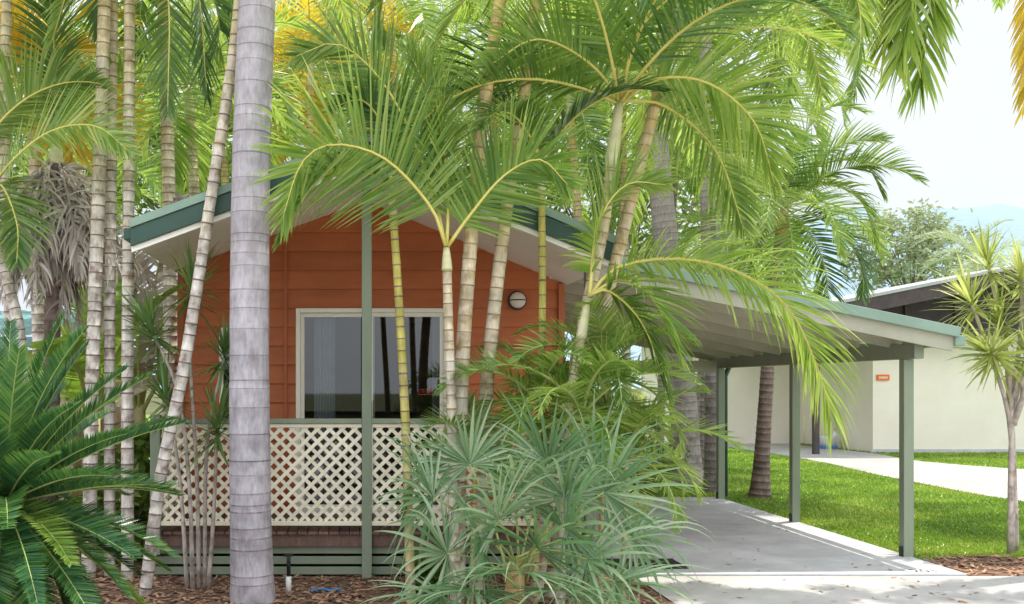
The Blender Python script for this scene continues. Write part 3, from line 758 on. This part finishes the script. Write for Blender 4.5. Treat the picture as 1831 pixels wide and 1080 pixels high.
# garden tap and hose
t0 = G(516, 1060); tp = thing('garden_tap', 'black standpipe tap with white base in the mulch', 'tap', t0)
mb = MB(); mb.tube([t0 + V((0,0,.0)), t0 + V((0,0,.14))], [.024, .024], 10); mb.build('base_pipe', M['white'], tp, True)
mb = MB(); mb.tube([t0 + V((0,0,.14)), t0 + V((0,0,.3))], [.017, .017], 10); mb.tube([t0 + V((0,0,.27)), t0 + V((0,-.07,.27)), t0 + V((0,-.09,.23))], [.013, .013, .012], 8); mb.build('pipe', M['black'], tp, True)
mb = MB(); mb.beam(t0 + V((-.035,0,.315)), t0 + V((.035,0,.315)), .016, .02); mb.build('handle', M['black'], tp, bevel=.003)
mb = MB(); pth, _ = cr([G(556,1062), G(575,1058), G(592,1061), G(612,1057)], 16)
mb.tube([p + V((0,0,.025)) for p in pth], [.012] * 16, 8); tag(mb.build('hose', M['blue'], smooth=True), 'short length of blue hose lying on the mulch', 'hose')

# ============================================================ FOREGROUND PALMS
GT = [M['greytrunk'], M['greyscar']]; GD = [M['greydark'], M['scar_dark']]
palm('thick smooth grey palm trunk standing in front of the cabin veranda', [(452,1078,8.05),(447,860,8.05),(446,560,8.05),(450,250,8.05),(460,-20,8.05),(470,-420,8.05),(476,-640,8.05)],
     .170, .140, GT, 'deep', 'gstalk', n=7, L=3.0, ll=.7, lw=.045, nl=40, e0=80, e1=10, spacing=.14, shaft=.9, name='grey_palm', bulge=.10, scar=.010, bump=1.008, pinch=.996, tintr=(.1,.9), jit=(.4,1.6))
palm('tall golden cane palm rising from centre of clump past roof edge', [(818,1085,7.9),(822,800,7.9),(832,560,7.9),(862,220,7.9),(897,-20,7.9),(912,-190,7.9)], .062, .05, n=8, L=2.5, e1=0, leaf='bright')
palm('tall golden cane palm just right of the tallest centre stem', [(850,1085,8.1),(868,720,8.1),(902,400,8.1),(938,160,8.1),(962,-20,8.1),(992,-170,8.1)], .060, .048, n=10, L=2.6, e1=-10)
palm('slim yellow green cane palm with top under the gable, before the door', [(735,1080,7.95),(726,780,7.95),(712,520,7.95),(702,370,7.95)], .04, .032, [M['cane_y'], M['scar_dark']], n=0, L=1.4, ll=.4, shaft=.25, spacing=.10,
     heroes=[([(700,340,7.95),(640,300,7.7),(565,325,7.5),(500,430,7.4)], dict(roll=-20, Lm=.42)), ([(702,340,7.95),(690,240,8.0),(650,180,7.9),(600,190,7.8)], dict(roll=-30, Lm=.4, leaf='deep'))])
palm('short cane palm with broad arching fronds spread left before the gable', [(815,1085,7.75),(808,760,7.75),(802,580,7.75),(799,470,7.75)], .045, .036, n=0, shaft=.18, spacing=.10,
     heroes=[([(797,440,7.7),(770,370,7.65),(690,285,7.5),(600,258,7.35),(540,290,7.2),(505,390,7.1)], dict(roll=-66, Lm=.74, n=100, w=.026, vee=6, droop=.05, a0=84, leaf='bright')),
             ([(801,440,7.75),(840,385,7.7),(900,315,7.6),(965,285,7.5),(1015,330,7.4)], dict(roll=64, Lm=.58, n=82, w=.025, vee=6, droop=.05, leaf='bright')),
             ([(797,440,7.75),(770,330,7.85),(700,170,7.85),(610,80,7.8),(530,100,7.7)], dict(roll=-58, Lm=.64, n=94, w=.026, vee=8, droop=.08, leaf='areca')),
             ([(799,440,7.75),(800,340,7.8),(780,200,7.9),(730,90,7.9)], dict(roll=-25, Lm=.6, n=80, w=.026, leaf='bright'))])
palm('cane palm with cream crownshaft on the right of the clump', [(955,1085,8.1),(990,850,8.1),(1045,570,8.1),(1078,410,8.1),(1094,290,8.1)], .058, .046, n=8, L=2.3, e0=82, e1=15, shaft=.55, shaft_r=1.15,
     heroes=[([(1115,180,8.1),(1180,140,8.0),(1270,150,7.9),(1350,220,7.8),(1385,330,7.7)], dict(roll=50, Lm=.64, n=96, vee=10, droop=.12, leaf='bright')),
             ([(1112,180,8.1),(1050,110,8),(960,70,7.8),(870,120,7.7)], dict(roll=-50, Lm=.6, n=88, droop=.12, leaf='bright')),
             ([(1115,180,8.1),(1190,190,8.2),(1280,270,8.3),(1330,410,8.3)], dict(roll=35, Lm=.62, n=88)),
             ([(1112,180,8.1),(1140,60,8),(1230,-20,7.9),(1340,10,7.8)], dict(roll=45, Lm=.62, n=88, leaf='bright'))])
palm('outermost leaning cane palm at the right side of the clump', [(985,1085,8.25),(1012,820,8.25),(1078,560,8.25),(1138,320,8.25),(1190,110,8.25),(1222,-60,8.25)], .058, .046, n=13, L=2.6, e1=-15, leaf='bright')
palm('low cane palm whose long frond arches right before the carport', [(1000,1085,7.7),(1015,760,7.7),(1040,600,7.7)], .042, .036, n=0, L=1.5, shaft=.3, e0=85, e1=60, 
     heroes=[([(1055,530,7.7),(1100,480,7.65),(1200,462,7.55),(1310,482,7.45),(1410,550,7.35),(1470,680,7.3),(1485,750,7.28)], dict(roll=20, Lm=.74, n=112, w=.024, vee=5, droop=.32, a0=75, tip=.45, leaf='bright')),
             ([(1052,530,7.7),(1090,520,7.6),(1150,580,7.5),(1195,700,7.4)], dict(roll=20, Lm=.55, n=64, vee=5)),
             ([(1054,530,7.7),(1110,500,7.6),(1170,540,7.4),(1215,640,7.3)], dict(roll=0, Lm=.5, n=60, leaf='bright')),
             ([(1054,530,7.7),(1070,400,7.8),(1120,330,7.8),(1190,330,7.8)], dict(roll=40, Lm=.5, n=60, leaf='bright'))])
palm('thin dark cane stem behind the clump near the wall light', [(966,1075,8.3),(966,800,8.3),(970,520,8.3),(968,340,8.3)], .034, .03, [M['cane_y'], M['scar_dark']], n=4, L=1.3, ll=.42, e1=40, shaft=.25)
# left clump
CW = [M['cane_w'], M['scar_dark']]
palm('ringed white cane palm, left stem of the three beside the cabin', [(158,1036,9.0),(166,640,9.0),(178,300,9.0),(187,0,9.0),(192,-150,9.0)], .066, .058, CW, n=6, L=2.2, e1=20)
palm('ringed cane palm, middle stem of the three beside the cabin', [(196,1030,9.15),(196,640,9.15),(199,300,9.15),(202,0,9.15),(204,-60,9.15)], .054, .048, CW, leaf='deep', n=5, L=2.2, e1=20)
palm('ringed cane palm, right stem of the three beside the cabin', [(228,1036,9.0),(228,670,9.0),(230,350,9.0),(232,0,9.0),(236,-110,9.0)], .06, .05, CW, leaf='deep', n=5, L=2.2, e1=20,
     heroes=[([(232,-130,9.0),(290,-150,8.9),(350,-30,8.8),(370,170,8.7)], dict(roll=20, Lm=.6, n=64, vee=5)), ([(232,-130,9.0),(260,-120,8.8),(300,-10,8.7),(300,200,8.6)], dict(roll=0, Lm=.5, n=64, vee=5, leaf='areca')), ([(232,-130,9.0),(180,-120,8.9),(130,-40,8.8),(90,80,8.7)], dict(roll=-20, Lm=.55, n=60, leaf='areca'))])
palm('cane palm leaning right across the left end of the gable', [(258,1068,8.3),(288,850,8.3),(330,650,8.3),(378,350,8.3),(418,90,8.3),(434,-80,8.3)], .054, .046, CW, n=7, L=2.3, e1=10, leaf='bright')
palm('cane palm leaning out of the left picture edge', [(66,1028,9.2),(40,640,9.2),(12,500,9.2),(-26,380,9.2)], .06, .05, CW, n=3, L=1.8, e1=50,
     heroes=[([(-30,360,9.2),(20,290,9.0),(90,235,8.8),(170,225,8.6),(230,270,8.5)], dict(roll=-60, Lm=.6, n=80, vee=8, droop=.06, leaf='bright')), ([(-30,360,9.2),(0,330,8.8),(30,400,8.5),(30,470,8.3)], dict(roll=0, Lm=.5))])
palm('upright cane palm with golden leaves at the extreme left', [(26,1030,9.4),(20,640,9.4),(8,300,9.4),(12,0,9.4),(14,-40,9.4)], .056, .05, CW, leaf='gold', n=5, L=2.0, e1=5, nl=46)

# ============================================================ MIDDLE AND BACK PALMS
DT = [M['dtrunk'], M['scar_dark']]
palm('dark trunked palm with swollen base on lawn beyond carport posts', [(1358,892,15.5),(1366,760,15.5),(1380,560,15.5),(1398,410,15.5)], .115, .085, DT, 'areca', 'gstalk', n=18, L=2.1, ll=.62, lw=.036, nl=54, e0=75, e1=-45, shaft=.45, spacing=.1, name='lawn_palm', bulge=.6, sep=False, fibre=True,
     heroes=[([(1402,370,15.4),(1460,300,15.2),(1540,290,15),(1580,350,14.9)], dict(roll=0, Lm=.6, droop=.4)), ([(1402,370,15.4),(1470,330,15.2),(1540,360,15),(1570,450,14.9)], dict(roll=0, Lm=.6, droop=.4, leaf='bright')), ([(1402,370,15.4),(1440,240,15.2),(1490,190,15),(1550,200,14.9)], dict(roll=0, Lm=.6, droop=.3, leaf='bright'))])
palm('stout grey palm trunk with flared base behind the carport', [(1226,866,18.0),(1220,700,18.0),(1196,480,18.0),(1175,250,18.0),(1165,-40,18.0)], .26, .17, GD, 'areca', 'gstalk', n=13, L=3.0, ll=.75, lw=.05, nl=40, e0=80, e1=-10, shaft=1.1, name='lawn_palm', bulge=.4, sep=False, spacing=.14, bump=1.01, pinch=.995)
palm('narrow grey palm trunk just left of the rear carport post', [(1276,880,16.3),(1274,700,16.3),(1268,500,16.3),(1262,200,16.3),(1260,60,16.3)], .14, .10, GD, 'bright', 'gstalk', n=13, L=2.4, ll=.65, lw=.042, nl=44, e0=80, e1=-20, shaft=.8, name='lawn_palm', bulge=.3, sep=False, bump=1.02, pinch=.99)
PK = dict(n=170, plume=True, tip=.8, Lm=.52, w=.044, droop=.28)
palm('foxtail palm at the right with bushy fronds hanging into the sky', [(2010,985,9.6),(1990,700,9.6),(1950,200,9.6),(1900,-330,9.6)], .12, .10, GT, 'fox', 'gstalk', n=3, L=2.2, ll=.44, lw=.042, nl=90, e0=80, e1=30, shaft=.6, plume=True, name='foxtail_palm', sep=False, azs=(-40, 40),
     heroes=[([(1888,-400,9.5),(1790,-330,9.3),(1690,-130,9.1),(1645,150,9.0)], dict(PK, leaf='bright')), ([(1888,-400,9.5),(1740,-390,9.4),(1620,-190,9.3),(1585,80,9.2)], dict(PK)),
             ([(1888,-400,9.5),(1660,-420,9.6),(1530,-220,9.6),(1490,50,9.6)], dict(PK, leaf='bright')), ([(1888,-400,9.5),(1865,-300,9.2),(1848,-80,9.0),(1840,180,8.9)], dict(PK, leaf='gold', Lm=.36)),
             ([(1888,-400,9.5),(1810,-300,9.6),(1760,-170,9.5),(1740,-60,9.4)], dict(PK)), ([(1888,-400,9.5),(1620,-440,9.7),(1450,-260,9.8),(1400,-60,9.8)], dict(PK, leaf='bright')), ([(1888,-400,9.5),(1770,-350,9.2),(1670,-160,9.0),(1610,110,8.9)], dict(PK, leaf='bright')), ([(1888,-400,9.5),(1700,-400,9.2),(1580,-200,9.0),(1530,40,8.9)], dict(PK, leaf='bright'))])
def WP(x, y, z): return (CX + x * F / y, CY - (z - EYE) * F / y, y)
palm('unseen tall palm added right of view to shade the lawn', [WP(12.3,14.8,0), WP(12.1,14.8,4), WP(11.2,14.8,7.6), WP(10.6,14.8,8.8)], .12, .09, GD, 'areca', 'gstalk', n=17, L=2.9, ll=.7, lw=.05, nl=44, e0=80, e1=-5, shaft=.5, name='lawn_palm', bulge=.3, sep=False)  # added outside the view so its crown casts shade on the grass
BG = [
 ('golden leaved palm rising behind the roof ridge', (555,110,18.8), 'gold', 2.2),
 ('green palm behind the ridge, directly above the gable peak', (700,-30,19.5), 'bright', 3.0),
 ('green palm behind the roof, right of the gable peak', (880,60,21), 'bright', 3.0),
 ('green palm behind the roof beside the leaning cane stems', (1020,160,19.4), 'areca', 2.8),
 ('tall palm at the back between carport and cabin', (1110,20,20.5), 'bright', 3.0),
 ('tall bright palm behind the carport middle', (1320,130,18.8,1255), 'bright', 2.8),
 ('yellowish palm low behind the carport roof', (1310,400,21,1243), 'bright', 2.4),
 ('palm with lime fronds over the carport centre', (1210,260,22,1180), 'bright', 2.6),
 ('palm with lime fronds low above the right roof slope', (960,320,22), 'bright', 2.6),
 ('palm crowded behind the ridge left of centre', (640,190,22.5), 'areca', 2.8),
 ('palm crowded behind the ridge right of centre', (790,200,23), 'areca', 2.8),
 ('tall palm top right of the carport against the sky', (1400,30,20,1262), 'areca', 2.6),
 ('golden leaved palm at far upper left', (60,150,11.8), 'gold', 1.4),
 ('pale palm behind the left roof slope', (340,170,14.5), 'bright', 2.2),
 ('dark palm high behind the left cane stems', (290,-90,12.5), 'deep', 2.0),
 ('palm behind thick grey trunk above the roof', (470,20,22), 'areca', 2.4),
 ('palm above the left roof slope beside the leaning stem', (400,240,19.5), 'bright', 2.2),
 ('palm at the left back between neighbour and cabin', (150,330,17), 'bright', 2.4),
 ('small far palm over the pale building roof', (1745,445,48), 'gum', 3.2)]
for lab, q, lf, L in BG:
    px, py, Y = q[:3]; bx = q[3] if len(q) > 3 else px + rr(-25, 25)
    gy = CY + EYE * F / Y
    palm(lab, [(bx, gy, Y), ((bx + px) / 2 + rr(-8, 8) if len(q) < 4 else bx + (px - bx) * .25, (gy + py) / 2, Y), (px, py + 40, Y)], .10 if len(q) < 4 else .085, .075, CW if len(q) < 4 else GD, lf, 'gstalk', n=15, L=L, ll=.75, lw=.052, nl=44, e0=82, e1=-30, shaft=.5, name='background_palm', sep=False, seg=3)
# dead hanging skirt at left
sk = palm('palm with a hanging bundle of dead brown grey fronds at left', [(86,1010,9.6),(92,700,9.6),(96,420,9.6),(100,285,9.6)], .09, .07, DT, 'areca', 'gstalk', n=5, L=1.8, ll=.5, e0=85, e1=45, shaft=.2, name='shaggy_palm', sep=False, dead=34, dead_el=(-82, -45), dead_bend=(5, 30))
# banana plants
def banana(label, base, leaves, name='banana_plant', leaf='banana'):
    b = V(base); root = thing(name, label, 'plant', b)
    top = b + V((0, 0, 1.5)); mb = MB(); mb.tube([b, b.lerp(top, .5), top], [.13, .11, .08], 12); mb.build('stem', M['shaft'], root, True)
    for az, el, L, bend, lf in leaves:
        pth = arc(top - V((0,0,.2)), rad(az), el, L, bend, 16)
        mb = MB(); leaflets(mb, pth, 30, .38, .10, roll=rr(-25, 25), vee=8, droop=.12, a0=78, a1=40, t0=.2, wild=.5, tip=.4, seg=3)
        mb.tube(pth, [lerp(.03, .006, k / 15) for k in range(16)], 6, m=1); mb.build('leaf', [M[lf], M['gstalk']], root)
banana('banana plant with upright paddle leaves left of the cabin', (-2.75, 10.3, 0), [(200,80,2.2,40,'banana'),(320,70,2.0,60,'banana'),(90,75,2.2,50,'banana'),(270,60,1.9,80,'banana'),(20,50,1.8,90,'dead'),(160,55,2.0,90,'banana')])
banana('banana plant with torn yellow leaves behind left roof slope', (-2.9, 13.2, 0), [(0,82,3.0,40,'banana'),(60,75,2.9,50,'banana'),(150,78,3.2,40,'dead'),(240,70,3.0,70,'banana'),(300,80,3.2,50,'dead'),(330,60,2.6,90,'dead'),(280,72,3.2,60,'dead'),(200,80,3.4,40,'gold')])

# ============================================================ UNDERSTOREY
cyb = V(((8 - CX) / F * 6.4, 6.4, 0)); cc = cyb + V((0, 0, .98))
cy = thing('cycad', 'large dark green cycad with stiff arching fronds at lower left', 'plant', cyb)
mb = MB(); mb.tube([cyb + V((0,0,-.02)), cyb + V((0,0,.4)), cc], [.2, .19, .14], 14, t=[.3,.5,.6]); mb.build('trunk', M['bark'], cy, True)
for i in range(98):
    az = i * 2.39996; el = lerp(84, -55, ((i + .5) / 98) ** .9) + rr(-5, 5)
    pth = arc(cc, az, el, rr(1.0, 1.38), rr(18, 44), 12)
    frond(cy, pth, M['bright' if i % 12 == 4 else 'cycad'], M['gstalk'], False, r0=.009, n=120, Lm=.19, w=.0175, roll=rr(-12, 12), vee=26, droop=.02, a0=62, a1=40, t0=.08, seg=2, wild=.4, tip=.35)
fpb = P(920, 1100, 7.25); fpb.z = 0
fp = thing('fan_palm', 'low fan palm clump of tangled drooping grey green strap leaves', 'palm', fpb)
mb = MB(); mb.tube([fpb, fpb + V((0, 0, .25)), fpb + V((0.02, 0, .5))], [.08, .075, .05], 12); mb.build('trunk', M['fibre'], fp, True)
for (hx, hy, Y, Rp) in [(775,890,6.95,150),(860,965,6.7,170),(1010,945,6.75,175),(1080,880,6.9,145),(980,830,7.1,135),(840,830,7.2,120),(800,990,6.8,150),(920,880,6.9,150),(925,1020,6.5,180),(1050,1000,6.6,170),(1130,960,7.0,130),(850,1055,6.5,165),(1000,1055,6.45,175),(790,1065,6.7,140),(1100,1040,6.7,155),(890,930,6.7,155),(960,980,6.6,165),(1060,840,7.2,130),(1010,890,6.9,150)]:
    hub = P(hx, hy, Y); st = fpb + V((rr(-.1,.1), rr(-.1,.1), rr(.25, .5)))
    outw = (hub - st); nrm = V((outw.x * .5 + rr(-.5,.5), -1 + rr(-.4,.4), .9 + rr(-.6,.6)))
    fan_leaf(fp, st, hub, nrm, Rp / F * Y * 1.12, nseg=12, span=rr(100, 150), droop=rr(.12, .45))
for lab, (px, py, Y), n, L, lf in (('feathery bright green parlour palm under the wall light', (965,740,7.9), 13, .9, 'bright'), ('second feathery small palm right of the clump', (1040,760,7.7), 15, 1.0, 'bright'), ('leafy small palm low beside the carport slab', (1120,830,7.9), 13, .95, 'bright'), ('small palm at foot of the clump behind fan leaves', (850,830,7.85), 7, .75, 'areca'), ('feathery small palm between cream crownshaft stem and slab', (1080,690,8.1), 13, 1.0, 'bright')):
    palm(lab, [(px - 8, CY + EYE*F/Y, Y), (px - 4, (CY + EYE*F/Y + py) / 2, Y), (px, py, Y)], .022, .018, [M['cane_y'], M['scar_dark']], lf, 'gstalk', n=n, L=L, ll=.26, lw=.021, nl=42, e0=85, e1=-15, bend=100, shaft=.12, name='parlour_palm', sep=False, seg=3, droop=.12)
dracaena('clump of slender dracaenas beside the thick grey trunk', P(352,1056,8.55), [
    ([P(345,1058,8.5), P(338,860,8.5), P(318,700,8.5), P(275,600,8.5)], .44, .028), ([P(372,1056,8.55), P(382,920,8.55), P(388,770,8.55)], .44, .028),
    ([P(356,1056,8.6), P(352,850,8.6), P(340,640,8.6), P(345,520,8.6)], .42, .028), ([P(335,1056,8.6), P(322,860,8.6), P(300,720,8.6)], .44, .028), ([P(366,1056,8.6), P(370,800,8.6), P(400,640,8.6)], .38, .026)], 'drac', n=85, stem_r=.017)
dracaena('pale spiky dracaena on slim stems at the right edge', G(1812,990), [
    ([G(1810,990), P(1806,760,10.4), P(1765,620,10.4), P(1738,545,10.4)], .46, .03), ([G(1818,988), P(1808,720,10.4), P(1800,640,10.4), P(1790,585,10.4)], .46, .03),
    ([G(1806,992), P(1812,740,10.4), P(1850,620,10.4), P(1865,540,10.4)], .46, .03), ([P(1812,760,10.4), P(1830,700,10.3), P(1812,660,10.2), P(1775,635,10.1)], .42, .03), ([P(1808,720,10.4), P(1825,600,10.5), P(1828,500,10.5)], .46, .03), ([P(1806,740,10.5), P(1800,640,10.6), P(1782,540,10.6), P(1768,480,10.6)], .44, .03), ([P(1806,740,10.5), P(1820,680,10.3), P(1835,640,10.2)], .42, .03)], 'dracy', stem_r=.024, n=85)
# ============================================================ LEAFY TREES BEHIND
for lab, (px, py, Y), rx, rz, lf in (
    ('broad leafy tree far behind the left palms', (60,240,30), 4.2, 3.8, 'tree'), ('bright leafy tree behind the left roof slope', (360,220,31), 4.2, 3.6, 'tree'),
    ('tall leafy tree behind the roof ridge', (720,180,33), 5.0, 4.4, 'tree'), 
    ('leafy tree behind the carport and cane clump', (1080,330,32), 3.6, 4.2, 'tree'), ('low leafy tree behind carport, left of the pale building', (1270,490,40), 4.2, 2.8, 'gum'),
    ('hazy olive gum tree beyond the pale building', (1630,460,62), 4.0, 3.0, 'gum')):
    c = P(px, py, Y); leafy_tree(lab, (c.x, c.y, 0), c, rx, rx * .7, rz, 90, 60, .36 if Y < 50 else .4, lf)
for lab, (px, Y), w, h in (('dense dark shrub at left behind the cycad', (60,9.9), .8, .55), ('dense shrub between white cane stems and cabin corner', (225,9.9), .5, .65), ('green shrub behind the carport slab', (1120,16.5), .9, .8), ('low green shrub beside the cabin at carport left', (1020,16.2), .8, .9), ('small plant with broad leaves by the mulch edge', (770,8.3), .25, .2)):
    b = V(((px - CX) / F * Y, Y, 0)); leafy_tree(lab, b, b + V((0, 0, h)), w, w * .7, h, 40, 45, .14 if w > .3 else .08, 'tree', name='shrub', r0=.03)

# ============================================================ LIGHT, WORLD, CAMERA
EL = rad(71); hd = V((.80, .45)).normalized()
sd = V((hd.x * math.cos(EL), hd.y * math.cos(EL), math.sin(EL)))
li = bpy.data.lights.new('sun', 'SUN'); li.energy = 5.0; li.angle = rad(.5); li.color = (1, .94, .82)
so = bpy.data.objects.new('sun', li); COL.objects.link(so); so.rotation_euler = sd.to_track_quat('Z', 'Y').to_euler()
w = bpy.data.worlds.new('World'); sc.world = w; w.use_nodes = True
nt = w.node_tree; bgn = nt.nodes['Background']; N = nt.nodes; LK = nt.links
sky = N.new('ShaderNodeTexSky'); sky.sky_type = 'NISHITA'; sky.sun_disc = False
sky.sun_elevation = EL; sky.sun_rotation = math.atan2(hd.x, hd.y); sky.dust_density = 4.0; sky.air_density = 1.0
# thin bright haze and cloud added over the clear sky to lift the shade
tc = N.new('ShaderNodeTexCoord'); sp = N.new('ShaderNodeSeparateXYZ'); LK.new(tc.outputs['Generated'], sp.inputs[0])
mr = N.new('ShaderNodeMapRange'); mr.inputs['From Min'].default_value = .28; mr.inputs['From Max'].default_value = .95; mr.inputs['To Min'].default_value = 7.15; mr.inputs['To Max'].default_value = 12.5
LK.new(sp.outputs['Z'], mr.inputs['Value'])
mb2 = N.new('ShaderNodeMapRange'); mb2.inputs['From Min'].default_value = .15; mb2.inputs['From Max'].default_value = -.75; mb2.inputs['To Min'].default_value = 1.0; mb2.inputs['To Max'].default_value = 1.9  # extra sky brightness added behind the camera, unseen, to fill the cabin front
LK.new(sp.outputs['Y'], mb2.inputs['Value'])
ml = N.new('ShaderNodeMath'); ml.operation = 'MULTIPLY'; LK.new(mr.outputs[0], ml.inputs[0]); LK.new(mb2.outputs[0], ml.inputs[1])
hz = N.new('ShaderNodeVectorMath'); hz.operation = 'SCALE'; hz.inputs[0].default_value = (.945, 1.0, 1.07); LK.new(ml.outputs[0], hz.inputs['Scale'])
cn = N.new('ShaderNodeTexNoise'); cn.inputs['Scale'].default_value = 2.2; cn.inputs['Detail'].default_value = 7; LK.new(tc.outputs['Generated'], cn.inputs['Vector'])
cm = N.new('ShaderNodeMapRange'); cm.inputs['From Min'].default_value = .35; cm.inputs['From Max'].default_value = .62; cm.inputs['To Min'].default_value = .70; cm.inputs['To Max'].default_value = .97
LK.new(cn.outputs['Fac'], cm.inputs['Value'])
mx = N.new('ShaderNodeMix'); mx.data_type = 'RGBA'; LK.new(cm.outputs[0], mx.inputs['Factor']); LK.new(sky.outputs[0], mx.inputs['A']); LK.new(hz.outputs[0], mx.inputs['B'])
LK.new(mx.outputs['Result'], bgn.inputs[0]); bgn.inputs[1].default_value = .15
cam = bpy.data.cameras.new('camera'); co = bpy.data.objects.new('camera', cam); COL.objects.link(co)
co.location = (0, 0, EYE); co.rotation_euler = (rad(90), 0, 0)
cam.sensor_width = 36; cam.lens = F / 1831 * 36; cam.shift_x = (915.5 - CX) / 1831; cam.shift_y = (CY - 540) / 1831
cam.clip_end = 6000; cam.clip_start = .05
sc.camera = co
sc.view_settings.view_transform = 'Standard'; sc.view_settings.look = 'None'; sc.view_settings.exposure = 0
